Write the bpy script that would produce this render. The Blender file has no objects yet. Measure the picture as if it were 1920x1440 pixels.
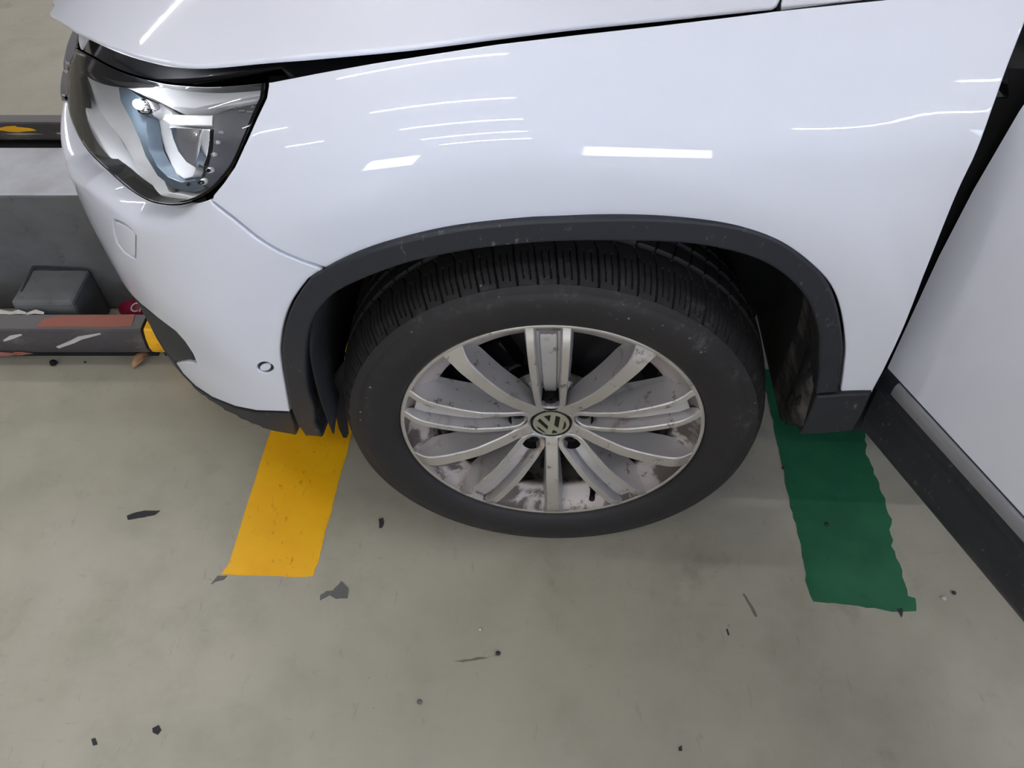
import bpy, math, random
import numpy as np
from mathutils import Vector, Matrix
from mathutils.bvhtree import BVHTree
from mathutils.geometry import delaunay_2d_cdt

random.seed(4)
rng = np.random.default_rng(4)
SC = bpy.context.scene
COL = SC.collection

# ------------------------------------------------------------------ camera
FPX, PITCH, YAW = 1500.0, 0.853741439, -0.0433410099
CC = np.array([-0.0287546058, -0.791687252, 1.35935731])
FW = np.array([math.sin(YAW)*math.cos(PITCH), math.cos(YAW)*math.cos(PITCH), -math.sin(PITCH)])
RT = np.array([math.cos(YAW), -math.sin(YAW), 0.0])
UP = np.cross(RT, FW)
cam = bpy.data.cameras.new('camera'); camo = bpy.data.objects.new('camera', cam); COL.objects.link(camo)
cam.sensor_width = 36; cam.lens = FPX/1920*36; cam.clip_start = .02
camo.matrix_world = Matrix(((RT[0], UP[0], -FW[0], CC[0]), (RT[1], UP[1], -FW[1], CC[1]), (RT[2], UP[2], -FW[2], CC[2]), (0, 0, 0, 1)))
SC.camera = camo
# ------------------------------------------------------------------ world, light, exposure
W = bpy.data.worlds.new('world'); SC.world = W; W.use_nodes = True
W.node_tree.nodes['Background'].inputs[0].default_value = (.72, .80, 1.0, 1)
W.node_tree.nodes['Background'].inputs[1].default_value = 1.0
SC.view_settings.view_transform = 'Standard'
SC.view_settings.look = 'None'
SC.view_settings.gamma = 1
SC.view_settings.use_curve_mapping = False
SC.view_settings.exposure = 0.75
TUBE_E = 31.0

def area(name, loc, aim, sx, sy, power, color):
    l = bpy.data.lights.new(name, 'AREA'); l.shape = 'RECTANGLE'; l.size = sx; l.size_y = sy
    l.energy = power; l.color = color
    o = bpy.data.objects.new(name, l); COL.objects.link(o); o.location = loc
    o.rotation_euler = (Vector(aim)-Vector(loc)).to_track_quat('-Z', 'Y').to_euler()
    return o
area('daylight_right', (3.25, -3.2, 1.55), (.6, -.4, 0), 2.3, 1.4, 42, (.55, .68, 1.0))
area('daylight_back', (-3.2, -7.95, 1.7), (-3.2, 0, 1.5), 1.7, 1.2, 34, (.92, .96, 1.0))
area('daylight_middle', (.9, -7.95, 1.7), (.9, 0, 1.5), 1.4, 1.2, 26, (.88, .94, 1.0))

# ------------------------------------------------------------------ materials
def lin(c):
    return tuple(((x/255)/12.92 if x/255 <= .04045 else ((x/255+.055)/1.055)**2.4) for x in c)+(1,)

class NT:
    def __init__(s, name):
        s.m = bpy.data.materials.new(name); s.m.use_nodes = True; s.t = s.m.node_tree
        s.b = s.t.nodes['Principled BSDF']; s.co = None
    def n(s, typ, **kw):
        nd = s.t.nodes.new(typ)
        for k, v in kw.items():
            if k in nd.inputs: nd.inputs[k].default_value = v
            else: setattr(nd, k, v)
        return nd
    def l(s, a, b): s.t.links.new(a, b)
    def coord(s):
        if s.co is None: s.co = s.n('ShaderNodeTexCoord')
        return s.co.outputs['Object']
    def noise(s, scale, detail=4, rough=.55, stretch=None, dist=0):
        nz = s.n('ShaderNodeTexNoise'); nz.inputs['Scale'].default_value = scale
        nz.inputs['Detail'].default_value = detail; nz.inputs['Roughness'].default_value = rough
        nz.inputs['Distortion'].default_value = dist
        if stretch:
            mp = s.n('ShaderNodeMapping'); mp.inputs['Scale'].default_value = stretch[:3]
            if len(stretch) > 3: mp.inputs['Rotation'].default_value = (0, 0, stretch[3])
            s.l(s.coord(), mp.inputs[0]); s.l(mp.outputs[0], nz.inputs['Vector'])
        else: s.l(s.coord(), nz.inputs['Vector'])
        return nz.outputs['Fac']
    def ramp(s, fac, a, b, ca=0., cb=1.):
        mr = s.n('ShaderNodeMapRange'); s.l(fac, mr.inputs[0])
        mr.inputs[1].default_value = a; mr.inputs[2].default_value = b
        mr.inputs[3].default_value = ca; mr.inputs[4].default_value = cb
        mr.interpolation_type = 'SMOOTHSTEP'
        return mr.outputs[0]
    def mix(s, fac, a, b):
        mx = s.n('ShaderNodeMix'); mx.data_type = 'RGBA'
        if isinstance(fac, (int, float)): mx.inputs[0].default_value = fac
        else: s.l(fac, mx.inputs[0])
        for i, c in ((6, a), (7, b)):
            if isinstance(c, tuple): mx.inputs[i].default_value = c
            else: s.l(c, mx.inputs[i])
        return mx.outputs[2]
    def mul(s, a, b, op='MULTIPLY'):
        m = s.n('ShaderNodeMath'); m.operation = op
        for i, c in ((0, a), (1, b)):
            if isinstance(c, (int, float)): m.inputs[i].default_value = c
            else: s.l(c, m.inputs[i])
        return m.outputs[0]
    def base(s, c):
        if isinstance(c, tuple): s.b.inputs['Base Color'].default_value = c
        else: s.l(c, s.b.inputs['Base Color'])
    def set(s, **kw):
        for k, v in kw.items():
            k = k.replace('_', ' ')
            if isinstance(v, (int, float, tuple)): s.b.inputs[k].default_value = v
            else: s.l(v, s.b.inputs[k])
        return s
    def bump(s, h, strength=.3, dist=.002):
        bp = s.n('ShaderNodeBump'); bp.inputs['Strength'].default_value = strength
        bp.inputs['Distance'].default_value = dist; s.l(h, bp.inputs['Height'])
        s.l(bp.outputs[0], s.b.inputs['Normal'])

def simple(name, rgb, rough=.5, metal=0, coat=0, spec=.5):
    t = NT(name); t.base(lin(rgb)); t.set(Roughness=rough, Metallic=metal)
    t.b.inputs['Coat Weight'].default_value = coat; t.b.inputs['Coat Roughness'].default_value = .04
    t.b.inputs['Specular IOR Level'].default_value = spec
    return t.m
def emis(name, c, e):
    t = NT(name); t.base((0, 0, 0, 1)); t.b.inputs['Emission Color'].default_value = c
    t.b.inputs['Emission Strength'].default_value = e; return t.m
M = {}
t = NT('white_car_paint'); t.base(lin((222, 224, 233))); t.set(Roughness=.45)
t.b.inputs['Coat Weight'].default_value = 1; t.b.inputs['Coat Roughness'].default_value = .03
t.b.inputs['Coat IOR'].default_value = 1.55
M['paint'] = t.m
# dusty grainy black plastic
t = NT('grained_black_plastic')
f = t.ramp(t.noise(150, 4, .7, (1, .6, .5)), .60, .68); g = t.ramp(t.noise(8, 3), .44, .58)
t.base(t.mix(t.mul(f, g), lin((30, 32, 39)), lin((92, 90, 90)))); t.set(Roughness=.5)
t.bump(t.noise(900, 2), .15, .0004); M['plastic'] = t.m
t = NT('dull_black_liner'); t.base(t.mix(t.ramp(t.noise(14, 5), .5, .75), lin((14, 14, 16)), lin((30, 28, 27)))); t.set(Roughness=.8); M['liner'] = t.m
t = NT('dusty_arch_liner'); t.base(t.mix(t.ramp(t.noise(18, 6, .7, (1, .5, 1)), .42, .66), lin((20, 19, 20)), lin((84, 78, 72)))); t.set(Roughness=.9)
t.bump(t.noise(40, 5), .6, .004); M['dusty'] = t.m
M['black'] = simple('satin_black', (13, 13, 15), .35)
M['gloss_black'] = simple('gloss_black', (12, 12, 14), .12)
M['void'] = simple('matt_black', (10, 10, 11), .9)
# tyre
t = NT('tyre_rubber')
n1 = t.ramp(t.noise(7, 5, .6), .5, .72); n2 = t.ramp(t.noise(42, 6, .75), .6, .74)
c = t.mix(t.ramp(t.noise(3, 3), .4, .7), lin((26, 23, 24)), lin((34, 30, 30)))
sx = t.n('ShaderNodeSeparateXYZ'); t.l(t.coord(), sx.inputs[0])
rr = t.mul(t.mul(t.mul(sx.outputs[0], sx.outputs[0]), t.mul(sx.outputs[2], sx.outputs[2]), 'ADD'), .5, 'POWER')
shoulder = t.mul(t.ramp(rr, .275, .305), t.ramp(rr, .345, .325))
n3 = t.mul(t.ramp(t.noise(11, 5, .7), .46, .62), t.ramp(t.noise(55, 6, .75), .50, .68))
c = t.mix(t.mul(t.mul(n3, shoulder), .5), c, lin((98, 95, 94)))
c = t.mix(t.mul(n1, n2), c, lin((80, 77, 76)))
v = t.n('ShaderNodeTexVoronoi'); v.inputs['Scale'].default_value = 70; t.l(t.coord(), v.inputs['Vector'])
d = t.mul(t.mul(t.ramp(v.outputs['Distance'], .16, .08), t.ramp(t.noise(10, 3), .54, .60)), shoulder)
c = t.mix(d, c, lin((150, 150, 148)))
t.base(c); t.set(Roughness=.62); t.bump(t.noise(220, 4), .15, .0006); M['tyre'] = t.m
# alloy
def alloy(name, c0, c1, dirt, rough, metal, edge=(.55, .68)):
    t = NT(name)
    base = t.mix(t.noise(5, 2), lin(c0), lin(c1))
    d = t.ramp(t.noise(16, 6, .6, None, .6), *edge)
    if name == 'brake_dust_alloy':
        sp_ = t.n('ShaderNodeSeparateXYZ'); t.l(t.coord(), sp_.inputs[0]); d = t.mul(d, t.ramp(sp_.outputs[2], .10, -.02, .15, 1.))
    d2 = t.ramp(t.noise(45, 6, .7), .58, .68)
    c = t.mix(t.mul(d, .85), base, lin(dirt)); c = t.mix(t.mul(d2, .75), c, lin((88, 72, 60)))
    t.base(c); t.set(Roughness=rough, Metallic=metal); t.bump(t.noise(500, 2), .08, .0004)
    return t.m
M['silver'] = alloy('silver_alloy_paint', (198, 196, 196), (184, 180, 178), (150, 136, 124), .40, .6, (.56, .72))
M['machined'] = alloy('machined_alloy_face', (190, 184, 174), (176, 170, 160), (150, 134, 112), .34, .55, (.60, .72))
M['dirty'] = alloy('brake_dust_alloy', (186, 178, 172), (150, 140, 134), (58, 46, 40), .48, .35, (.46, .55))
M['chrome'] = simple('chrome', (225, 225, 228), .06, 1)
M['satin'] = simple('satin_metal', (190, 188, 180), .28, .9)
M['strip'] = simple('satin_grey_strip', (150, 150, 154), .35, .5)
M['emblem'] = simple('emblem_silver', (186, 185, 166), .3, .75)
M['disc'] = simple('brake_disc_steel', (34, 33, 34), .45, .7)
M['reflector'] = simple('lamp_reflector', (253, 252, 252), .3, .35)
M['bezel'] = simple('lamp_bezel_grey', (228, 229, 232), .35, .1)
M['bezel_dark'] = simple('lamp_bezel_dark', (92, 94, 100), .3, .2)
M['housing'] = simple('lamp_housing_grey', (200, 198, 195), .4, .2)
M['bluegrey'] = simple('lamp_divider', (92, 106, 120), .3, .4)
t = NT('clear_lens'); t.t.nodes.remove(t.b)
tr = t.n('ShaderNodeBsdfTransparent'); gl = t.n('ShaderNodeBsdfGlossy'); gl.inputs['Roughness'].default_value = .02
tr.inputs[0].default_value = (.98, .985, .99, 1)
fr = t.n('ShaderNodeFresnel'); fr.inputs[0].default_value = 1.55; ms = t.n('ShaderNodeMixShader')
t.l(fr.outputs[0], ms.inputs[0]); t.l(tr.outputs[0], ms.inputs[1]); t.l(gl.outputs[0], ms.inputs[2])
t.l(ms.outputs[0], t.t.nodes['Material Output'].inputs[0]); M['lens'] = t.m
M['filament'] = emis('lit_side_lamp', (.95, .97, 1, 1), 260)
M['scratch'] = simple('brown_scratch', (112, 100, 90), .8)
M['amber'] = simple('amber_plastic', (190, 90, 40), .3)
# floor
t = NT('worn_floor_paint')
b1 = t.mix(t.ramp(t.noise(1.1, 4), .35, .65), lin((170, 164, 148)), lin((153, 148, 131)))
b1 = t.mix(t.ramp(t.noise(6, 6, .6), .4, .75, 0, .5), b1, lin((134, 130, 112)))
sc1 = t.ramp(t.noise(48, 6, .7, (1, .3, 1, .9)), .60, .70, 0, .35)
sc2 = t.ramp(t.noise(60, 6, .7, (.3, 1, 1, .5)), .60, .70, 0, .3)
c = t.mix(sc1, b1, lin((122, 120, 108))); c = t.mix(sc2, c, lin((128, 126, 114)))
v = t.n('ShaderNodeTexVoronoi'); v.inputs['Scale'].default_value = 13; t.l(t.coord(), v.inputs['Vector'])
sp = t.mul(t.ramp(v.outputs['Distance'], .035, .02), t.ramp(t.noise(2.3, 2), .5, .6))
c = t.mix(t.mul(sp, .8), c, lin((62, 60, 56)))
v = t.n('ShaderNodeTexVoronoi'); v.inputs['Scale'].default_value = 60; t.l(t.coord(), v.inputs['Vector'])
sp = t.mul(t.ramp(v.outputs['Distance'], .10, .05), t.ramp(t.noise(9, 3), .62, .7))
c = t.mix(t.mul(sp, .5), c, lin((84, 82, 74)))
st = t.mul(t.ramp(t.noise(5, 5, .65), .58, .74), .4); c = t.mix(st, c, lin((106, 100, 88)))
t.base(c); t.set(Roughness=.42); t.bump(t.noise(160, 4), .12, .0006); M['floor'] = t.m
def stripe(name, c0, c1, speck, amt):
    t = NT(name); c = t.mix(t.ramp(t.noise(9, 3), .35, .7), lin(c0), lin(c1))
    s1 = t.ramp(t.noise(110, 5, .6, (1, .45, 1, .6)), .60, .70, 0, amt)
    c = t.mix(t.mul(s1, t.ramp(t.noise(7, 2), .35, .6)), c, lin(speck))
    t.base(c); t.set(Roughness=.45); t.bump(t.noise(300, 3), .15, .0005); return t.m
M['yellow'] = stripe('yellow_floor_paint', (238, 178, 16), (232, 168, 8), (170, 112, 10), .8)
M['green'] = stripe('green_floor_paint', (40, 100, 68), (32, 88, 60), (16, 66, 50), .5)
M['concrete'] = None
t = NT('painted_concrete'); c = t.mix(t.ramp(t.noise(9, 6), .35, .7), lin((176, 176, 182)), lin((158, 157, 158)))
c = t.mix(t.ramp(t.noise(40, 6, .7, (1, .4, 1)), .62, .76, 0, .6), c, lin((120, 108, 96)))
t.base(c); t.set(Roughness=.8); t.bump(t.noise(60, 6), .4, .002); M['concrete'] = t.m
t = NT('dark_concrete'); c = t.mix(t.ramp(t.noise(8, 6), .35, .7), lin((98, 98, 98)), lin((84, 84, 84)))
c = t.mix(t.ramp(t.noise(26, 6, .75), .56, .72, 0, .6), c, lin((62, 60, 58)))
t.base(c); t.set(Roughness=.85); t.bump(t.noise(60, 6), .4, .002); M['concrete_dark'] = t.m  # grey of the blocks; on the kerb wall front it stands in for shade
t = NT('worn_black_steel')
c = t.mix(t.ramp(t.noise(22, 6, .7, (.4, 1, 1)), .48, .7), lin((64, 60, 60)), lin((96, 90, 86)))
c = t.mix(t.ramp(t.noise(5, 4, .6, (1, 1.6, 1)), .62, .66), c, lin((140, 86, 72)))
t.base(c); t.set(Roughness=.7); t.bump(t.noise(90, 5), .4, .001); M['rail'] = t.m
M['rail_yellow'] = stripe('yellow_rail_paint', (236, 176, 20), (224, 160, 16), (90, 64, 20), .5)
M['rail_black'] = simple('black_rail_paint', (34, 32, 33), .6)
M['rail_top'] = simple('grey_rail_top', (104, 100, 99), .7)
M['primer'] = simple('orange_primer', (150, 92, 78), .8)
M['bare'] = simple('bare_flake', (176, 172, 164), .8)
M['grey_chip'] = simple('bare_grey_concrete', (98, 95, 92), .9)
M['dark_chip'] = simple('dark_grime', (44, 43, 44), .8)
M['leaf'] = simple('dry_leaf', (168, 128, 92), .7)
M['red'] = simple('red_print', (132, 22, 48), .4)
M['white'] = simple('white_print', (225, 215, 215), .5)
M['wallwhite'] = simple('garage_wall_paint', (128, 128, 130), .8)
M['ceil'] = simple('garage_ceiling_paint', (196, 196, 196), .85)
M['rubber'] = simple('black_rubber', (24, 22, 23), .65, 0, 0, .15)
M['tube'] = emis('lit_tube', (.97, .97, 1, 1), TUBE_E)
M['fixture'] = simple('fixture_white', (225, 225, 225), .4)

# ------------------------------------------------------------------ object helpers
def tag(o, label=None, cat=None, group=None, kind=None):
    if label: o['label'] = label
    if cat: o['category'] = cat
    if group: o['group'] = group
    if kind: o['kind'] = kind
    return o
def empty(name, loc=(0, 0, 0), parent=None):
    o = bpy.data.objects.new(name, None); COL.objects.link(o); o.location = loc; o.empty_display_size = .05
    if parent: o.parent = parent
    return o
def mesh(name, V, F, mats, parent=None, smooth=True, normals=None, fm=None, angle=None):
    me = bpy.data.meshes.new(name)
    V = np.asarray(V, float)
    me.from_pydata([tuple(v) for v in V], [], [tuple(int(i) for i in f) for f in F])
    if not isinstance(mats, (list, tuple)): mats = [mats]
    for m in mats: me.materials.append(m)
    if fm is not None: me.polygons.foreach_set('material_index', np.asarray(fm, np.int32))
    me.update()
    if smooth:
        me.polygons.foreach_set('use_smooth', [True]*len(me.polygons))
        if angle is not None: me.set_sharp_from_angle(angle=math.radians(angle))
    if normals is not None: me.normals_split_custom_set_from_vertices([tuple(n) for n in normals])
    o = bpy.data.objects.new(name, me); COL.objects.link(o)
    if parent: o.parent = parent
    return o
class MB:
    def __init__(s): s.V = []; s.F = []; s.M = []
    def add(s, V, F, m=0):
        k = len(s.V); s.V += [tuple(v) for v in V]; s.F += [tuple(i+k for i in f) for f in F]; s.M += [m]*len(F)
        return s
    def box(s, x0, x1, y0, y1, z0, z1, m=0, X=None):
        V = [(x, y, z) for z in (z0, z1) for y in (y0, y1) for x in (x0, x1)]
        if X: V = [X(v) for v in V]
        return s.add(V, [(0, 2, 3, 1), (4, 5, 7, 6), (0, 1, 5, 4), (2, 6, 7, 3), (0, 4, 6, 2), (1, 3, 7, 5)], m)
    def build(s, name, mats, parent=None, smooth=False, angle=None):
        return mesh(name, s.V, s.F, mats, parent, smooth, None, s.M, angle)
def loft(rings, closed_ring=True, closed_loft=False, caps=False):
    n = len(rings[0]); V = [v for r in rings for v in r]; F = []
    R_ = len(rings)
    for i in range(R_ if closed_loft else R_-1):
        j = (i+1) % R_
        for k in range(n if closed_ring else n-1):
            l = (k+1) % n
            F.append((i*n+k, i*n+l, j*n+l, j*n+k))
    if caps: F.append(tuple(range(n))[::-1]); F.append(tuple((R_-1)*n+k for k in range(n)))
    return V, F
def bevel(o, w=.004, seg=2):
    md = o.modifiers.new('bevel', 'BEVEL'); md.width = w; md.segments = seg; md.limit_method = 'ANGLE'
    return o

# ------------------------------------------------------------------ pixel -> point helpers (full frame 1920x1440)
def rayd(px, py): return FW+(px-960)/FPX*RT-(py-720)/FPX*UP
def onY(px, py, Y): d = rayd(px, py); return CC+d*(Y-CC[1])/d[1]
def onZ(px, py, Z=0.): d = rayd(px, py); return CC+d*(Z-CC[2])/d[2]
def densify(P, step=6.0, closed=True):
    P = [np.asarray(p, float) for p in P]; out = []
    n = len(P)
    for i in range(n if closed else n-1):
        a, b = P[i], P[(i+1) % n]; k = max(1, int(np.linalg.norm(b-a)/step))
        out += [a+(b-a)*j/k for j in range(k)]
    if not closed: out.append(P[-1])
    return out
def spline(P, per=6, closed=False):
    P = [np.asarray(p, float) for p in P]; n = len(P); out = []
    for i in range(n if closed else n-1):
        p0 = P[(i-1) % n] if closed or i > 0 else P[0]; p1 = P[i]; p2 = P[(i+1) % n]
        p3 = P[(i+2) % n] if closed or i+2 < n else P[-1]
        for j in range(per):
            s_ = j/per
            out.append(.5*((2*p1)+(-p0+p2)*s_+(2*p0-5*p1+4*p2-p3)*s_**2+(-p0+3*p1-3*p2+p3)*s_**3))
    if not closed: out.append(P[-1])
    return out

# ------------------------------------------------------------------ car body skin S(u,v)
VK = np.array([.20, .28, .35, .45, .55, .65, .72, .78, .84, .89, .93, .955, .975, .990, 1.0])
LK = np.array([.7589, .7683, .7787, .7868, .7916, .7909, .7859, .7813, .7752, .7669, .7572, .7446, .7275, .70, .66])
NK = np.array([2.701, 2.586, 2.503, 2.439, 2.397, 2.363, 2.346, 2.347, 2.339, 2.323, 2.297, 2.268, 2.224, 2.2, 2.2])
SK = np.array([.035, .012, 0., -.012, -.018, -.020, -.021, -.020, -.012, .006, .035, .070, .115, .18, .27])
X0 = -.15
def pchip(x, xk, yk):
    h = np.diff(xk); d = np.diff(yk)/h; m = np.zeros_like(yk)
    m[1:-1] = np.where(d[:-1]*d[1:] > 0, 2*d[:-1]*d[1:]/(d[:-1]+d[1:]+1e-12), 0); m[0] = d[0]; m[-1] = d[-1]
    x = np.clip(x, xk[0], xk[-1]); i = np.clip(np.searchsorted(xk, x)-1, 0, len(xk)-2)
    t = (x-xk[i])/h[i]; a = yk[i]; b = yk[i+1]
    return (2*t**3-3*t**2+1)*a+(t**3-2*t**2+t)*h[i]*m[i]+(-2*t**3+3*t**2)*b+(t**3-t**2)*h[i]*m[i+1]
def S0(u, v):
    L = pchip(v, VK, LK); n = pchip(v, VK, NK); s = pchip(v, VK, SK); Wd = .9-s
    th = np.clip(u, 0, np.pi/2); c = np.cos(th); si = np.sin(th)
    r = (np.abs(si/L)**n+np.abs(c/Wd)**n)**(-1/n)
    x = X0-r*si; y = .9-r*c; side = u < 0
    x = np.where(side, X0-u, x); y = np.where(side, s, y)
    w = np.clip((v-.55)/.40, 0, 1); w = w*w*(3-2*w)
    dz = np.where(x < 0, -.55*x*x/(1+.8*np.abs(x)), .05*x)
    return np.stack([x, y, v+dz*w], -1)
def skin(u, v, off=0.):
    u = np.asarray(u, float); v = np.asarray(v, float); e = 1e-3
    P = S0(u, v); Du = S0(u+e, v)-S0(u-e, v); Dv = S0(u, v+e)-S0(u, v-e)
    N = np.cross(Du, Dv); N /= np.linalg.norm(N, axis=-1, keepdims=True)+1e-12
    # outward normal: points away from the car centre line
    sgn = np.sign(np.sum(N*(P-np.array([.3, .9, .5])), -1, keepdims=True)); N = N*sgn
    return P+N*off, N
UG = np.concatenate([np.linspace(-.80, 0, 81)[:-1], np.linspace(0, np.pi/2-.001, 160)]); VG = np.linspace(.2, 1.0, 140)
_bvh = {}
def skin_bvh(off):
    k = round(off, 4)
    if k not in _bvh:
        uu, vv = np.meshgrid(UG, VG, indexing='ij'); P, N = skin(uu, vv, off)
        V = P.reshape(-1, 3); nv = len(VG); T = []
        for i in range(len(UG)-1):
            for j in range(nv-1):
                a = i*nv+j; T.append((a, a+nv, a+nv+1)); T.append((a, a+nv+1, a+1))
        _bvh[k] = (BVHTree.FromPolygons([tuple(v) for v in V], T), V, T)
    return _bvh[k]
def pick(px, py, off=0.):
    b, V, T = skin_bvh(off); d = rayd(px, py)
    h = b.ray_cast(Vector(CC), Vector(d))
    if h[0] is None: return None
    a, b_, c = T[h[2]]; A, B, C = V[a], V[b_], V[c]; P = np.array(h[0])
    M_ = np.stack([B-A, C-A], 1); s, t_ = np.linalg.lstsq(M_, P-A, rcond=None)[0]
    nv = len(VG)
    uv = lambda q: np.array([UG[q//nv], VG[q % nv]])
    return uv(a)+s*(uv(b_)-uv(a))+t_*(uv(c)-uv(a))
def pickn(px, py, off=0.):
    r = pick(px, py, off)
    if r is None:   # just outside the silhouette: nearest visible point towards the body
        for k in range(1, 120):
            r = pick(px+(600-px)*k*.005, py+(300-py)*k*.005, off)
            if r is not None: return r
        raise ValueError('no hit %s %s' % (px, py))
    return r
def outline_uv(items, off=0., step=7):
    """items: (px,py) in the frame, or ('uv',u,v) on the skin"""
    out = []; n = len(items)
    for i in range(n):
        a, b = items[i], items[(i+1) % n]
        if a[0] != 'uv' and b[0] != 'uv':
            k = max(1, int(math.hypot(b[0]-a[0], b[1]-a[1])/step))
            for j in range(k): out.append(pickn(a[0]+(b[0]-a[0])*j/k, a[1]+(b[1]-a[1])*j/k, off))
        else:
            A = np.array(a[1:]) if a[0] == 'uv' else pickn(*a, off); B = np.array(b[1:]) if b[0] == 'uv' else pickn(*b, off)
            k = max(1, int(np.linalg.norm((B-A)*[.9, 1])/.02))
            for j in range(k): out.append(A+(B-A)*j/k)
    return out
def cdt_fill(loops, grid, fscale):
    """loops: list of 2D loops (first the outer). returns pts, tris, loop index lists"""
    pts = []; edges = []; li = []
    for lp in loops:
        k = len(pts); pts += [Vector((p[0]*fscale, p[1])) for p in lp]
        li.append(list(range(k, k+len(lp)))); edges += [(k+i, k+(i+1) % len(lp)) for i in range(len(lp))]
    def poly(lp): return np.array([(p[0]*fscale, p[1]) for p in lp])
    PL = [poly(l) for l in loops]
    A = PL[0]; mn = A.min(0); mx = A.max(0)
    gx, gy = np.meshgrid(np.arange(mn[0]+grid/2, mx[0], grid), np.arange(mn[1]+grid/2, mx[1], grid))
    G = np.stack([gx.ravel(), gy.ravel()], 1)
    def inside(P, G):
        r = np.zeros(len(G), bool); x, y = G[:, 0], G[:, 1]; j = len(P)-1
        for i in range(len(P)):
            xi, yi, xj, yj = *P[i], *P[j]
            c = ((yi > y) != (yj > y)) & (x < (xj-xi)*(y-yi)/(yj-yi+1e-15)+xi); r ^= c; j = i
        return r
    def far(P, G, d):
        m = np.ones(len(G), bool)
        for i in range(len(P)):
            a = P[i]; b = P[(i+1) % len(P)]; ab = b-a; L2 = ab@ab+1e-15
            t_ = np.clip(((G-a)@ab)/L2, 0, 1); q = a+t_[:, None]*ab; m &= (np.hypot(*(G-q).T) > d)
        return m
    ok = inside(PL[0], G)
    for P in PL[1:]: ok &= ~inside(P, G)
    for P in PL: ok &= far(P, G, grid*.45)
    pts += [Vector(g) for g in G[ok]]
    r = delaunay_2d_cdt(pts, edges, [], 0, 1e-7)
    vo, fo, orig = r[0], r[2], r[3]
    VO = np.array([tuple(v) for v in vo])
    cen = np.array([VO[list(f)].mean(0) for f in fo])
    keep = inside(PL[0], cen)
    for P in PL[1:]: keep &= ~inside(P, cen)
    mp = {}
    for k, os_ in enumerate(orig):
        for q in os_: mp.setdefault(q, k)
    return VO/[fscale, 1], [tuple(f) for f, k in zip(fo, keep) if k], [[mp[i] for i in l] for l in li]
def build_sheet(name, VO, F, LI, func, mat, parent, depth=.012, rad=.002, hole_depth=None, gap=.0013):
    """func(uv Nx2) -> P,N. adds a rounded rim folding inwards along -N"""
    P, N = func(VO[:, 0], VO[:, 1]); P = list(P); N = list(N); F = list(F)
    # orient faces along N
    s = 0
    for f in F[:400]:
        a, b, c = (np.array(P[i]) for i in f[:3]); s += np.sign(np.dot(np.cross(b-a, c-a), N[f[0]]))
    if s < 0: F = [f[::-1] for f in F]
    F = list(F)
    for q, l in enumerate(LI):
        n = len(l); B = np.array([P[i] for i in l]); NB = np.array([N[i] for i in l])
        Tn = np.roll(B, -1, 0)-np.roll(B, 1, 0); out = np.cross(Tn, NB); out /= np.linalg.norm(out, axis=1, keepdims=True)+1e-12
        cen = B.mean(0)
        # sign by area: outward for outer loop, into the hole for inner loops
        fl = np.sum(out*(B-cen)); out = out*(1 if fl > 0 else -1)*(1 if q == 0 else -1)
        ins = rad+gap
        B = B-out*ins
        for i in range(n): P[l[i]] = B[i]
        rings = [l]; dd = depth if (q == 0 or hole_depth is None) else hole_depth
        for a in (30, 60, 90):
            a_ = math.radians(a); st = len(P)
            for i in range(n):
                P.append(B[i]+out[i]*rad*math.sin(a_)-NB[i]*rad*(1-math.cos(a_))); N.append(NB[i]*math.cos(a_)+out[i]*math.sin(a_))
            rings.append(list(range(st, st+n)))
        st = len(P)
        for i in range(n): P.append(B[i]+out[i]*rad-NB[i]*(dd+rad)); N.append(out[i])
        rings.append(list(range(st, st+n)))
        # orientation test on the first quad
        for r0, r1 in zip(rings[:-1], rings[1:]):
            quads = [(r0[i], r0[(i+1) % n], r1[(i+1) % n], r1[i]) for i in range(n)]
            i = n//3; f = quads[i]; a, b, c = (np.array(P[k]) for k in (f[0], f[1], f[2]))
            nn = np.cross(b-a, np.array(P[f[3]])-a)
            mid = np.array(N[f[0]])+np.array(N[f[3]])
            if nn@mid < 0: quads = [g[::-1] for g in quads]
            F += quads
    Nn = np.array(N); Nn /= np.linalg.norm(Nn, axis=1, keepdims=True)+1e-12
    return mesh(name, P, F, mat, parent, True, Nn)
def panel(name, items, mat, parent, off=0., holes=(), depth=.012, rad=.002, grid=.014, step=7, disp=None, hole_depth=None, gap=.0013):
    loops = [outline_uv(items, off, step)]+[outline_uv(h, off, step) for h in holes]
    VO, F, LI = cdt_fill(loops, grid, .85)
    def fn(u, v):
        P, N = skin(u, v, off)
        if disp is not None:
            e = 2e-3
            def Q(u, v): p, n = skin(u, v, off); return p+n*disp(u, v)[:, None]
            Pq = Q(u, v); Nq = np.cross(Q(u+e, v)-Q(u-e, v), Q(u, v+e)-Q(u, v-e)); Nq /= np.linalg.norm(Nq, axis=1, keepdims=True)+1e-12
            Nq *= np.sign(np.sum(Nq*N, 1))[:, None]; P, N = Pq, Nq
        return P, N
    return build_sheet(name, VO, F, LI, fn, mat, parent, depth, rad, hole_depth, gap)

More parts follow.
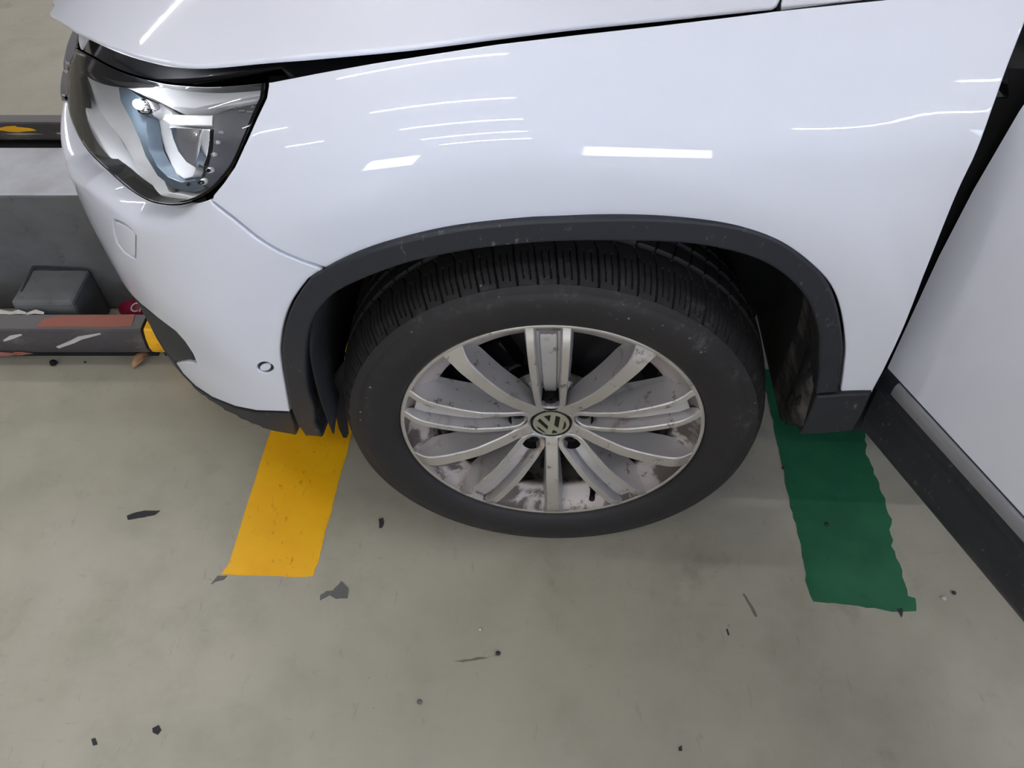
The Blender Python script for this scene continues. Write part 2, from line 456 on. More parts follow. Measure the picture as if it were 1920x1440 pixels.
# ================================================================== SETTING
def struct(name, mb, m, **k): o = mb.build(name, m, None, **k); o['kind'] = 'structure'; return o
struct('floor', MB().box(-7, 3.5, -8, 7, -.2, 0), M['floor'])
struct('ceiling', MB().box(-7, 3.5, -8, 7, 3.0, 3.2), M['ceil'])
struct('wall_left', MB().box(-7.2, -7, -8, 7, 0, 3.0), M['wallwhite'])
struct('wall_front', MB().box(-7, 3.5, 7, 7.2, 0, 3.0), M['wallwhite'])
mb = MB().box(3.3, 3.5, -8, -4.4, 0, 3).box(3.3, 3.5, -2.0, 7, 0, 3).box(3.3, 3.5, -4.4, -2.0, 0, .8).box(3.3, 3.5, -4.4, -2.0, 2.3, 3)
struct('wall_right', mb, M['wallwhite'])
mb = MB()
for xa, xb in ((-7, -4.1), (-2.3, .15), (1.65, 3.5)): mb.box(xa, xb, -8.2, -8, 0, 3)
for xa, xb in ((-4.1, -2.3), (.15, 1.65)): mb.box(xa, xb, -8.2, -8, 0, 1.05).box(xa, xb, -8.2, -8, 2.35, 3)
struct('wall_back', mb, M['wallwhite'])
for k, y in enumerate((-6.8, -5.1, -3.4, -1.7, 0.0, 1.7, 3.4, 5.3)):
    for j, x in enumerate((-4.4, -1.1, 2.2) if y > -4 else (-1.1,)):
        e = empty('ceiling_light', (x, y, 2.93))
        tag(e, 'white batten with a lit fluorescent tube, fixed under the garage ceiling', 'ceiling light', 'fluorescent ceiling battens')
        MB().box(-.75, .75, -.045, .045, .02, .07).build('housing', M['fixture'], e)
        r = [[(x_, .019*math.cos(a), .019*math.sin(a)) for a in np.linspace(0, 2*math.pi, 9)[:-1]] for x_ in (-.72, .72)]
        mesh('tube', *loft(r, caps=True), M['tube'], e)

# ---- floor stripes (painted bands, a fraction of a millimetre thick)
def floor_poly(name, pts, mat, h=.0012, jag=0., seg=.012):
    P = []
    n = len(pts)
    for i in range(n):
        a = np.array(pts[i][:2]); b = np.array(pts[(i+1) % n][:2]); L = np.linalg.norm(b-a); k = max(1, int(L/seg))
        nn = np.array([b[1]-a[1], a[0]-b[0]])/max(L, 1e-9)
        jg = pts[i][2] if len(pts[i]) > 2 else jag
        w = 0
        for j in range(k):
            w = .6*w+rng.normal()*jg
            P.append(a+(b-a)*j/k+nn*(w if j else 0))
    VO, F, LI = cdt_fill([P], .2, 1.)
    V = [(x, y, h) for x, y in VO]; n0 = len(V); l = LI[0]
    Fs = []
    for f in F:
        a, b, c = VO[f[0]], VO[f[1]], VO[f[2]]
        Fs.append(f if (b[0]-a[0])*(c[1]-a[1])-(b[1]-a[1])*(c[0]-a[0]) > 0 else f[::-1])
    V += [(VO[i][0], VO[i][1], -.0005) for i in l]; m = len(l)
    for i in range(m): Fs.append((l[i], n0+i, n0+(i+1) % m, l[(i+1) % m]))
    return mesh(name, V, Fs, mat, None, False)
def zp(*pp): return [tuple(onZ(x, y)[:2]) for x, y in pp]
a = zp((425, 1078), (590, 1080), (655, 832), (560, 700), (505, 815))
o = floor_poly('floor_stripe', [(*zp((415, 1077))[0], .0004), (*zp((470, 1079))[0], .0006), (*zp((548, 1082))[0], .0006), (*zp((588, 1080))[0], .0010), (*zp((600, 1040))[0], .0008), (-.417, .213, .0005), (-.415, .33, .0005), (-.588, .33, .0002), (-.592, .2, .0002), (*zp((429, 1058))[0], .0006)], M['yellow'])
tag(o, 'yellow painted floor stripe running out from under the front bumper', 'floor stripe')
o = floor_poly('floor_stripe', [(*zp((1525, 1128))[0], .0008), (*zp((1565, 1131))[0], .0018), (*zp((1640, 1140))[0], .0022), (*zp((1690, 1147))[0], .0012), (*zp((1718, 1146))[0], .0012), (*zp((1716, 1122))[0], .0018), (*zp((1702, 1118))[0], .003), (.667, .0, .0032), (.672, .18, .0022), (.69, .46, .001), (.49, .46, .001), (.488, .2, .0012), (.489, -.04, .003)], M['green'])
tag(o, 'green painted floor stripe with ragged edges between the wheel and the open door', 'floor stripe')

# ---- low concrete wall, blocks and steel rails to the left, turned 2.5 degrees like in the photo
RA = math.radians(2.5)
def ext(name, mb, mats, loc=(-1.1, .43, 0), parent=None, **k):
    o = mb.build(name, mats, parent, **k)
    if parent is None: o.location = loc; o.rotation_euler = (0, 0, RA)
    return o
LB = lambda y: y-.43          # local y
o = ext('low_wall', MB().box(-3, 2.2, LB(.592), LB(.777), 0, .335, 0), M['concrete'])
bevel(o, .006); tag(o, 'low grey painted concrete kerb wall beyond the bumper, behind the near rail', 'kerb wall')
# per-face: darker front, its shade put into the colour
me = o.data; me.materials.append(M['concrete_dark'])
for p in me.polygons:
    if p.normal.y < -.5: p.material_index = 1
def block(x0, x1, lab):
    mb = MB().box(x0, x1, LB(.475), LB(.590), 0, .132)
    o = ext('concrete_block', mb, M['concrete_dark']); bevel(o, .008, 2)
    tag(o, lab, 'concrete block', 'concrete blocks between the near rail and the kerb wall')
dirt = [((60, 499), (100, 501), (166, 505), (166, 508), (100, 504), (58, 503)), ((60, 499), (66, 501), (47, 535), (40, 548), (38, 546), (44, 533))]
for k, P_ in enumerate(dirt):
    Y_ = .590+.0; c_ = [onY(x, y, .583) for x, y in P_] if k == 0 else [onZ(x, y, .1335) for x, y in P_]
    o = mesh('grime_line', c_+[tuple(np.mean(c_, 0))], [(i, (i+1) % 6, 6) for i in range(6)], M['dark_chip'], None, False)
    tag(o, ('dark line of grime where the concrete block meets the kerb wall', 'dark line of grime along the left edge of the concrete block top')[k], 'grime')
block(-.105, .034, 'concrete block by the kerb wall, the one nearer the bumper')
block(-.42, -.265, 'concrete block by the kerb wall, cut by the left edge of the photo')
def rail(name, x0, x1, y0, y1, mats, loc, zb=.028, zt=.110, lip=False):
    R_ = empty(name, loc); R_.rotation_euler = (0, 0, RA)
    pr = [(y1, zb), (y1, zt), (y1-.004, zt+.003)]
    pr += [(y0+.004, zt+.003), (y0, zt), (y0-.006, zt-.02), (y0-.009, zt-.045), (y0-.004, zb+.012), (y0+.006, zb)]
    N_ = 24; rings = [[(x, y, z) for y, z in pr] for x in np.linspace(x0, x1, N_)]
    V, F = loft(rings, caps=True)
    return R_, V, F, len(pr)
# near black rail
R_, V, F, n = rail('wheel_stop_rail', -3, .200, -.03, .022, None, (-1.1, .437, 0), .036)
fm = [1 if (i % n) in (2,) and i < (24-1)*n else 0 for i in range(len(F))]
o = mesh('rail_bar', V, F, [M['rail'], M['rail_top']], R_, True, None, fm, 35)
MB().box(-3, .195, -.002, .018, .0, .038).build('rail_foot', M['void'], R_)
tag(R_, 'worn black steel rail with flaking paint, before the kerb wall left of the bumper', 'rail')
fl = bpy.data.objects
def rail_patch(pts, mat, nm, lift=.0012):
    """flake lying on the rail front or top, points (x, s): s<0 on the top (y), s>0 down the front"""
    P = []
    for x, s in pts:
        x += .06
        if s < 0: P.append((x, -.026-s, .1132+lift))
        else:
            yy = np.interp(s, [0, .02, .045, .078, .09], [-.030, -.036, -.039, -.034, -.024]); P.append((x, yy-lift, .110-s))
    n = len(P); c = np.mean(P, 0); V = P+[tuple(c)]
    return mesh(nm, V, [(i, (i+1) % n, n) for i in range(n)], mat, R_, False)
def blob(cx, cs, w, h, n=14, j=.25):
    return [(cx+w*math.cos(a)*(1+rng.normal()*j), cs+h*math.sin(a)*(1+rng.normal()*j)) for a in np.linspace(0, 2*math.pi, n+1)[:-1]]
rail_patch([(-.09, -.004), (-.085, -.03), (-.05, -.04), (.05, -.042), (.115, -.044), (.118, -.006), (.06, -.003), (.0, -.005)], M['primer'], 'primer_patch')
rail_patch([(-.28, .03), (-.262, .016), (-.222, .008), (-.212, .012), (-.24, .028), (-.272, .045)], M['bare'], 'paint_flake')
rail_patch([(-.17, .022), (-.15, .010), (-.125, .006), (-.122, .009), (-.145, .018), (-.168, .025)], M['bare'], 'paint_flake')
rail_patch([(-.06, .04), (-.02, .022), (.0, .012), (.05, .004), (.052, .007), (.005, .02), (-.015, .030), (-.055, .045)], M['bare'], 'paint_flake')
for x, s, w, h in ((-.33, .06, .05, .012), (-.20, .066, .035, .008), (-.15, .064, .02, .006), (-.27, .066, .03, .01)):
    rail_patch(blob(x, s, w, h, 16), M['primer'], 'primer_patch')
for x, w in ((-.30, .05), (-.13, .03), (-.05, .02), (-.09, .02)):
    V, F = loft([[(x-w, .018, .1125), (x-w, .024, .114)], [(x, .019, .1155), (x, .030, .118)], [(x+w, .019, .1135), (x+w, .024, .1155)]], closed_ring=False)
    mesh('paint_flake', V, F, M['bare'], R_, False)
R2, V, F, n = rail('wheel_stop_rail', .207, 1.5, -.03, .022, None, (-1.1, .437, 0), .036)
mesh('rail_bar', V, F, [M['rail_yellow']], R2, True, None, None, 35)
MB().box(.21, 1.5, -.002, .018, .0, .038).build('rail_foot', M['void'], R2)
tag(R2, 'yellow painted section of wheel stop rail running on behind the bumper and wheel', 'rail')
R3, V, F, n = rail('wheel_stop_rail', -3, 2, -.045, 0, None, (-1.5, 1.255, 0), .067, .125)
fm = [1 if (i % n) in (2,) and i < 23*n else 0 for i in range(len(F))]
mesh('rail_bar', V, F, [M['rail'], M['rail_top']], R3, True, None, fm, 35)
mb = MB()
for k in range(18):
    x = -3+k*.28; sk = .03
    y0, y1 = -.065, -.004
    Vb = [(x, y0, 0), (x+.28, y0, 0), (x+.28-sk, y1, .0), (x-sk, y1, .0), (x, y0, .056), (x+.28, y0, .056), (x+.28-sk, y1, .062), (x-sk, y1, .062)]
    mb.add(Vb, [(0, 3, 2, 1), (4, 5, 6, 7), (0, 1, 5, 4), (1, 2, 6, 5), (2, 3, 7, 6), (3, 0, 4, 7)], 0 if x+.28 < -.02 and k % 2 == 0 or (x < -.02 < x+.28) and False else 1)
mb.build('base_strip', [M['rail_yellow'], M['rail_black']], R3)
tag(R3, 'far black steel rail with a yellow and black base strip, beyond the kerb wall', 'rail')
def far_flake(x, s, w, h, mat, nm):
    P = []
    for a in np.linspace(0, 2*math.pi, 15)[:-1]:
        xx = x+w*math.cos(a)*(1+rng.normal()*.2); ss = max(.001, s+h*math.sin(a)*(1+rng.normal()*.2))
        yy = np.interp(ss, [0, .02, .045, .06], [-.045, -.051, -.054, -.050]); P.append((xx, yy-.0015, (.125-ss)))
    n_ = len(P); mesh(nm, P+[tuple(np.mean(P, 0))], [(i, (i+1) % n_, n_) for i in range(n_)], mat, R3, False)
far_flake(-.05, .014, .055, .008, M['rail_yellow'], 'yellow_patch'); far_flake(-.2, .012, .04, .008, M['rail_yellow'], 'yellow_patch')
far_flake(-.03, .028, .05, .0022, M['bare'], 'paint_flake'); far_flake(.08, .026, .012, .003, M['bare'], 'paint_flake')

# ================================================================== CAR
CAR = empty('car', (0, 0, 0))
tag(CAR, 'white car with dark plastic arch trim and an open front door', 'car')

LAMP = [(142, 88), (160, 98), (175, 106), (200, 120), (240, 137), (290, 150), (325, 156), (388, 160), (450, 157), (500, 152), (497, 182),
        (480, 220), (462, 265), (442, 310), (422, 337), (400, 360), (370, 377), (337, 386), (305, 385), (275, 377), (240, 355), (200, 320),
        (162, 282), (140, 245), (127, 205), (125, 152), (130, 112)]
FLARE_OUT = [(613, 503), (680, 473), (763, 448), (860, 428), (980, 415), (1040, 412), (1140, 408), (1240, 409), (1340, 417), (1407, 430),
             (1467, 453), (1517, 490), (1553, 530), (1573, 580), (1583, 647), (1580, 690), (1574, 738)]
FLARE_FRONT = [(544, 773), (538, 735), (530, 689), (527, 654), (533, 610), (545, 575), (560, 550), (580, 524)]
sm = lambda L_, k=4: [tuple(q) for q in spline(L_, k)]
LAMP = sm(LAMP[:10], 3)+sm(LAMP[10:]+[(126, 128)], 3)
FLARE_OUT = sm(FLARE_OUT); FLARE_FRONT = sm(FLARE_FRONT)
# pull the skin slightly out under the headlamp ledge and keep everything else on the skin
lu = [pickn(x, y) for x, y in ((115, 300), (160, 345), (200, 378), (260, 415), (310, 420), (360, 408), (400, 385))]
lu = sorted(lu, key=lambda q: q[0]); LUu = np.array([q[0] for q in lu]); LUv = np.array([q[1] for q in lu])
def ledge(u, v):
    vr = np.interp(u, LUu, LUv); fade = np.clip((u-LUu[0]+.02)/.12, 0, 1); fade = fade*fade*(3-2*fade)
    h = v-vr
    return -.010*fade*np.log1p(np.exp(np.clip(h/.010, -30, 30)))*.010/.010*1.0
# ---- fender
fender_pts = [(401, 373), (404, 362), (424, 338), (443, 311), (463, 266), (482, 221), (499, 183), (503, 153), (600, 135), (700, 118), (800, 103), (933, 83), (1100, 63),
              (1240, 46), (1452, 18), (1594, 3), (1760, -14), (1955, -34), (1945, -11), (1920, 53), (1895, 117), (1870, 184), (1824, 301), (1771, 418), (1730, 510),
              (1678, 640), (1654, 698), (1636, 736), (1574, 738)]+FLARE_OUT[::-1][1:]+[(610, 503), (570, 485), (530, 462), (490, 435), (450, 405)]
def arch_swell(u, v):   # the body swells just outside the wheel arch, then runs back into the skin
    P = S0(np.asarray(u, float), np.asarray(v, float)); r = np.hypot(P[..., 0]*.94, P[..., 2]-.335)
    ss = lambda x: (lambda q: q*q*(3-2*q))(np.clip(x, 0, 1))
    return .011*ss((r-.435)/.085)*(1-ss((r-.52)/.15))*ss((np.asarray(v, float)-.36)/.18)
def fender_disp(u, v):   # raised swage behind the wheel and a soft hollow above the arch
    x = X0-u
    a = .004*np.exp(-((v-.86)/.035)**2)*np.clip((x-.05)/.25, 0, 1)
    return a+arch_swell(u, v)
fen = panel('fender', fender_pts, M['paint'], CAR, depth=.014, rad=.0025, disp=lambda u, v: fender_disp(u, v))
# ---- bumper
W_COVER = [(213, 412), (230, 419), (246, 430), (255, 440), (254.5, 462), (254, 485), (233, 473), (220, 457), (215, 437)]
def shrink(P, k):
    P = np.array(P, float); c = P.mean(0); return [tuple(c+(p-c)*k) for p in P]
SENS = [(497+14*math.cos(a), 689.5+9*math.sin(a)) for a in np.linspace(0, 2*math.pi, 21)[:-1]]
uin = pickn(140, 245)
UF = 1.569
bumper_pts = [(399, 369), (403, 376), (450, 408), (490, 438), (530, 465), (570, 488), (608, 505)]+FLARE_FRONT[::-1]+[
    (483, 771), (443, 763), (400, 746), (368, 725), (343, 700), (329, 679), (350, 677), (368, 681), (360, 660), (347, 637), (333, 620), (300, 598), (267, 573), (250, 557)]
ui = pickn(252, 560)
vin = pickn(129, 210)
bumper_pts += [('uv', UF, ui[1]-.0), ('uv', UF, vin[1]-.02)]
bumper_pts += [(128, 208), (141, 248), (162, 284), (200, 322), (240, 357), (275, 379), (305, 387), (337, 388), (370, 379)]
bump = panel('front_bumper', bumper_pts, M['paint'], CAR, depth=.014, rad=.0025, disp=lambda u, v: ledge(u, v)+arch_swell(u, v), holes=[W_COVER, SENS], hole_depth=.006)
panel('washer_cover', shrink(W_COVER, .955), M['paint'], CAR, depth=.01, rad=.001, off=-.0006, disp=lambda u, v: ledge(u, v), step=4, grid=.008)
panel('groove_floor', shrink(W_COVER, 1.06), M['bezel'], CAR, depth=.004, off=-.006, step=4, grid=.02, disp=lambda u, v: ledge(u, v))
panel('parking_sensor', shrink(SENS, .82), M['paint'], CAR, depth=.01, rad=.001, off=-.0004, step=3, grid=.008, disp=arch_swell)
panel('sensor_ring', shrink(SENS, 1.12), M['gloss_black'], CAR, depth=.004, off=-.003, step=3, grid=.02, disp=arch_swell)
# ---- lower intake (dark insert), bumper skirt
ui2 = pickn(322, 676)
intake = [(366, 679), (361, 661), (348, 638), (334, 621), (301, 599), (268, 574), (251, 559), ('uv', UF, ui[1]), ('uv', UF, ui2[1]-.03), (318, 678), (345, 679)]
panel('lower_intake', intake, M['plastic'], CAR, off=-.006, depth=.01)
panel('intake_recess', [(371, 692), (369, 680), (345, 678), (318, 676), (330, 690), (345, 703), (362, 706)], M['paint'], CAR, off=-.012, depth=.004)
skirt = [(544, 774), (483, 773), (443, 765), (400, 748), (368, 727), (343, 702), (326, 678), ('uv', UF, ui2[1]-.02), ('uv', UF, .20), (352, 731), (382, 757), (419, 778), (457, 794), (515, 810), (556, 817), (552, 795)]
panel('bumper_skirt', skirt, M['plastic'], CAR, off=-.004, depth=.03, rad=.004)
# ---- wheel arch trim
flare = [(547, 776)]+FLARE_FRONT[1:]+[(612, 505)]+FLARE_OUT[1:]+sm([(1528, 741), (1533, 700), (1533, 663), (1533, 627), (1520, 583), (1497, 545), (1457, 510), (1407, 485), (1340, 468),
         (1273, 459), (1173, 456), (1040, 457), (913, 468), (813, 485), (747, 502), (680, 527), (630, 552), (600, 582), (584, 612), (577, 645), (575, 690), (580, 735), (590, 765), (592, 795)])+[
         (606, 821), (571, 818), (556, 797)]
panel('arch_trim', flare, M['plastic'], CAR, off=.010, depth=.05, rad=.005, grid=.02)
sill = [(1529, 744), (1580, 740), (1637, 738), (1619, 779), (1614, 787), (1599, 809), (1550, 814), (1498, 816), (1510, 790)]
panel('sill_end', sill, M['plastic'], CAR, off=.008, depth=.07, rad=.004, grid=.02)

# dark backing behind the joint round the arch and behind the lamp corner
ring_ = FLARE_FRONT+[(612, 505)]+FLARE_OUT[1:]
oc = np.array([1060., 640.])
band = [tuple(oc+(np.array(q)-oc)*1.03) for q in ring_]+[tuple(oc+(np.array(q)-oc)*.975) for q in ring_[::-1]]
panel('joint_backing', band, M['void'], CAR, off=-.022, depth=.002, grid=.03)
panel('corner_backing', [(388, 395), (425, 330), (470, 240), (505, 140), (545, 138), (500, 250), (440, 380), (410, 405)], M['void'], CAR, off=-.045, depth=.002, grid=.03)
# ---- arch liner
rear = [(.386, .325), (.388, .42), (.385, .50), (.365, .60), (.325, .675), (.265, .728), (.18, .755), (.08, .765)]
front = [(-.04, .76), (-.13, .745), (-.21, .715), (-.28, .67), (-.325, .61), (-.352, .53), (-.360, .45), (-.355, .385)]
prof = spline([np.array(p) for p in rear+front], 5)
rings = []
def lz(x, z, y):
    if x > 0: return max(z, .374) if y < .02 else z
    if z < .5: return z-(.5-z)*(.6 if y < .02 else .2 if y < .06 else 0)
    return z
for y in (-.004, .05, .12, .2, .30, .34):
    rings.append([(p[0]*(1-.02*(y > .04)) if y < .33 else p[0]*.35, y, lz(p[0], p[1], y) if y < .33 else .35+(p[1]-.35)*.4) for p in prof])
V, F = loft(rings, closed_ring=False); F = [f[::-1] for f in F]
npf = len(prof); fm = [1 if (i % (npf-1)) < 22 and i < 2*(npf-1) else 0 for i in range(len(F))]
o = mesh('arch_liner', V, F, [M['liner'], M['dusty']], CAR, True, None, fm)
md = o.modifiers.new('thick', 'SOLIDIFY'); md.thickness = .003; md.offset = 1
# dusty slotted strip at the rear edge of the arch
sl = []
for z in np.linspace(.362, .62, 14):
    x = np.interp(z, [.335, .5, .56, .62], [.392, .392, .378, .355]); sl.append([(x-.002, -.010, z+.025), (x-.012, .006, z+.01), (x-.014, .05, z)])
V, F = loft(sl, closed_ring=False)
o = mesh('splash_strip', V, F, M['dusty'], CAR); md = o.modifiers.new('t', 'SOLIDIFY'); md.thickness = .003
for z, y in ((.40, .012), (.43, .026), (.46, .014), (.50, .03), (.375, .036)):
    x = .373
    V, F = loft([[(x, y-.004*math.cos(a), z+.02+.012*math.sin(a)) for a in np.linspace(0, 2*math.pi, 9)[:-1]], [(x+.006, y-.004*math.cos(a), z+.02+.012*math.sin(a)) for a in np.linspace(0, 2*math.pi, 9)[:-1]]], caps=True)
    mesh('liner_slot', V, F, M['void'], CAR)
# deflector flap before the wheel
P = [onY(x, y, .045) for x, y in ((626, 712), (638, 696), (650, 680), (654, 700), (652, 740), (652, 790), (654, 812), (650, 821), (644, 821), (638, 808), (632, 780), (628, 745))]
n = len(P); V = [tuple(p) for p in P]+[(p[0]-.004, p[1]+.006, p[2]) for p in P]
o = mesh('wheel_deflector', V, [tuple(range(n)), tuple(range(2*n-1, n-1, -1))]+[(i, i+n, (i+1) % n+n, (i+1) % n) for i in range(n)], M['void'], CAR, False)

# ---- body core keeps light from leaking through
mb = MB().box(-.62, .40, .36, 1.55, .26, .80)
mb.box(.52, 2.9, .10, 1.6, .24, .95).box(.395, .53, .06, 1.6, .30, .93)
mb.build('chassis', M['void'], CAR)
# dark inner apron under the hood gap
uu = np.linspace(-.62, 1.569, 90); vv = [0, .25, .5, .75, 1., 1.2]
vlo = np.interp(uu, [-.62, .10, .24, .40, 1.57], [.90, .90, .958, .955, .94])
rings = []
for v_ in vv:
    P, N = skin(uu, np.minimum(vlo+(.978-vlo)*v_, .99), -.022-.01*(v_ > 0)*(uu < .1)[:, None]); rings.append([tuple(p) for p in P])
P = np.array(rings[-1]); rings.append([(p[0]+(.3-p[0])*.2, p[1]+.10, p[2]-.02) for p in P]); rings.append([(p[0]+(.3-p[0])*.5, min(p[1]+.5, .9), p[2]-.05) for p in P])
V, F = loft(rings, closed_ring=False)
o = mesh('inner_apron', V, F, M['gloss_black'], CAR); md = o.modifiers.new('t', 'SOLIDIFY'); md.thickness = .003

# ---- hood
def zh(x, y):
    x = np.asarray(x, float); y = np.asarray(y, float)
    xm = np.minimum(x, 0); d = np.clip(y, 0, .9)-.12
    nose = np.clip(-x-.45, 0, 1)
    return .957+.045*x-.20*xm**2+.15*d-.085*d*d-.25*nose**2
def hood_fn(x, y):
    yy = np.where(y > .9, 1.8-y, y); z = zh(x, yy); e = 1e-3
    zx = (zh(x+e, yy)-zh(x-e, yy))/(2*e); zy = (zh(x, yy+e)-zh(x, yy-e))/(2*e)*np.where(y > .9, -1, 1)
    N = np.stack([-zx, -zy, np.ones_like(zx)], -1); N /= np.linalg.norm(N, axis=-1, keepdims=True)
    return np.stack([x, y, z], -1), N
def onhood(px, py, dz=0.):
    d = rayd(px, py); t0, t1 = .1, 4.
    ts = np.linspace(t0, t1, 3000); P = CC+ts[:, None]*d; g = P[:, 2]-zh(P[:, 0], P[:, 1])-dz
    i = np.argmax(g < 0); return P[i]
hp = [(1458, 6), (1449, 12), (1400, 17), (1240, 33), (1100, 48), (933, 68), (767, 88), (600, 104), (500, 112), (400, 121.5), (333, 121), (283, 113), (233, 98), (187, 80), (143, 60), (127, 50), (108, 38), (90, 29)]
near = [onhood(x, y)[:2] for x, y in hp]
near = [near[0]]+spline(near[1:], 4)
nose = [(near[-1][0]-.004, near[-1][1]+.03)]
xn, yn = near[-1]
for s in np.linspace(.12, 1, 10): nose.append((xn-.004-.10*math.sin(s*math.pi/2), yn+(.9-yn)*s))
half = [tuple(p) for p in near]+nose
x0_, y0_ = half[0]
backl = [(x0_+.20*math.sin(s*math.pi/2), y0_+(.9-y0_)*s) for s in np.linspace(1, .04, 12)]
mir = [(x, 1.8-y) for x, y in (backl[1:][::-1])]
# loop: near side (rear->nose) , nose centre, far side nose->rear, cowl back
loop = half+[(x, 1.8-y) for x, y in half[:-1][::-1]]+[(x, 1.8-y) for x, y in backl[::-1][:-1]]+backl
VO, F, LI = cdt_fill([loop], .03, 1.)
hood = build_sheet('hood', VO, F, LI, hood_fn, M['paint'], CAR, .001, .004, None, 0.)
# cowl side panel between hood corner and fender
pp = [onhood(x, y, -.004)[:2] for x, y in ((1466, 13), (1600, -1), (1760, -18), (1950, -38), (1950, -80), (1476, -60), (1463, 2))]
VO, F, LI = cdt_fill([densify(pp, .02)], .03, 1.)
build_sheet('cowl_panel', VO, F, LI, lambda x, y: (hood_fn(x, y)[0]-np.array([0, 0, .004]), hood_fn(x, y)[1]), M['paint'], CAR, .012, .003)

# ---- headlamp
LP = empty('headlight', (0, 0, 0), CAR); LP['label'] = 'clear headlight with chrome reflector bowls'
def lp(name, pts, mat, off, depth=.006, rad=.001, disp=None, grid=.01): return panel(name, pts, M[mat], LP, off=off, depth=depth, rad=rad, grid=grid, step=5, disp=disp)
lp('lens', shrink(LAMP, .988), 'lens', -.002, .002, .001)
seal = [tuple(p) for p in LAMP]
VOl = panel('seal', shrink(LAMP, .996), M['gloss_black'], LP, off=-.006, holes=[shrink(LAMP, .972)], depth=.03, rad=.001, step=5, grid=.03)
panel('lamp_rim', shrink(LAMP, .968), M['chrome'], LP, off=-.016, holes=[shrink(LAMP, .952)], depth=.01, rad=.001, step=5, grid=.03)
def z4(L_): return [(100+x/4, 40+y/4) for x, y in L_]
lp('housing', shrink(LAMP, .99), 'housing', -.088, .01)
# upper bezel (grey shelf)
lp('upper_bezel', z4([(170, 200), (300, 275), (400, 330), (560, 400), (760, 450), (900, 475), (1150, 490), (1590, 470), (1570, 560), (1350, 600), (1060, 660), (880, 645), (760, 580), (600, 500), (430, 435), (290, 370), (190, 290)]), 'bezel', -.022, .03)
bowl_c = pickn(*z4([(520, 860)])[0], -.05)
def bowl(c, ru, rv, depth):
    return lambda u, v: -depth*np.clip(1-((u-c[0])/ru)**2-((v-c[1])/rv)**2, -.4, 1)
HB = z4([(200, 320), (300, 385), (430, 450), (560, 510), (760, 590), (880, 655), (1060, 672), (1380, 630), (1530, 600), (1480, 760), (1400, 930), (1330, 1060), (1240, 1180), (1150, 1265), (1040, 1310), (900, 1330), (740, 1300), (600, 1215), (480, 1085), (370, 925), (270, 740), (235, 620), (205, 460)])
panel('inner_bezel', shrink(LAMP, .972), M['bezel'], LP, off=-.028, holes=[HB], depth=.015, rad=.002, step=6, grid=.012, hole_depth=.03)
B1 = z4([(160, 320), (240, 380), (330, 400), (440, 450), (500, 560), (590, 740), (655, 900), (690, 1010), (770, 1150), (900, 1255), (1080, 1285), (1160, 1290), (1050, 1345), (900, 1370), (740, 1330), (600, 1240), (480, 1110), (380, 960), (270, 800), (180, 620), (140, 450)])
lp('reflector_bowl', B1, 'reflector', -.036, .01, disp=bowl(bowl_c, .24, .12, .026))
DV = z4([(480, 470), (560, 500), (650, 560), (700, 700), (700, 830), (720, 960), (780, 1080), (860, 1160), (960, 1200), (1060, 1180), (1150, 1260), (1060, 1290), (900, 1260), (780, 1165), (690, 1020), (640, 880), (580, 750), (500, 600)])
lp('divider', DV, 'bluegrey', -.030, .02)
c2 = pickn(*z4([(860, 960)])[0], -.055)
B2 = z4([(700, 600), (760, 580), (820, 640), (850, 720), (910, 790), (940, 880), (990, 1000), (1050, 1110), (1045, 1170), (960, 1195), (870, 1165), (790, 1085), (730, 970), (700, 850), (690, 740)])
lp('reflector_bowl', B2, 'reflector', -.034, .01, disp=bowl(c2, .12, .09, .02))
lp('upper_reflector', z4([(840, 690), (1200, 695), (1195, 790), (1040, 790), (880, 785), (820, 740)]), 'reflector', -.034, .012)
lp('projector_shroud', z4([(920, 800), (1040, 797), (1190, 800), (1185, 900), (1165, 1020), (1135, 1105), (1080, 1105), (1020, 1060), (970, 980), (940, 890)]), 'chrome', -.042, .02,
   disp=lambda u, v: .012*np.cos(np.clip((u-c2[0])*14, -1.4, 1.4)))
lp('side_bezel', z4([(1205, 690), (1380, 640), (1550, 600), (1500, 740), (1430, 900), (1350, 1060), (1260, 1190), (1180, 1265), (1100, 1240), (1150, 1100), (1190, 950)]), 'bezel_dark', -.035, .02)
for k, (x, y, r) in enumerate(((1215, 905, 26), (1190, 1000, 26), (1160, 1120, 34), (1110, 1210, 36), (1010, 1225, 30), (1245, 830, 20))):
    pts = [(x+r*math.cos(a), y+r*math.sin(a)) for a in np.linspace(0, 2*math.pi, 13)[:-1]]
    lp('lamp_knob', z4(pts), 'bezel', -.03, .012, .004, grid=.004)
for x, y, w, h in ((1340, 635, 30, 26), (1430, 628, 22, 20), (1495, 630, 22, 20), (1412, 670, 26, 14), (1470, 678, 24, 14)):
    lp('warning_mark', z4([(x-w, y-h), (x+w, y-h), (x+w, y+h), (x-w, y+h)] if h < 18 or x < 1400 else [(x-w, y+h), (x, y-h), (x+w, y+h)]), 'satin', -.0335, .001, .0005, grid=.02)
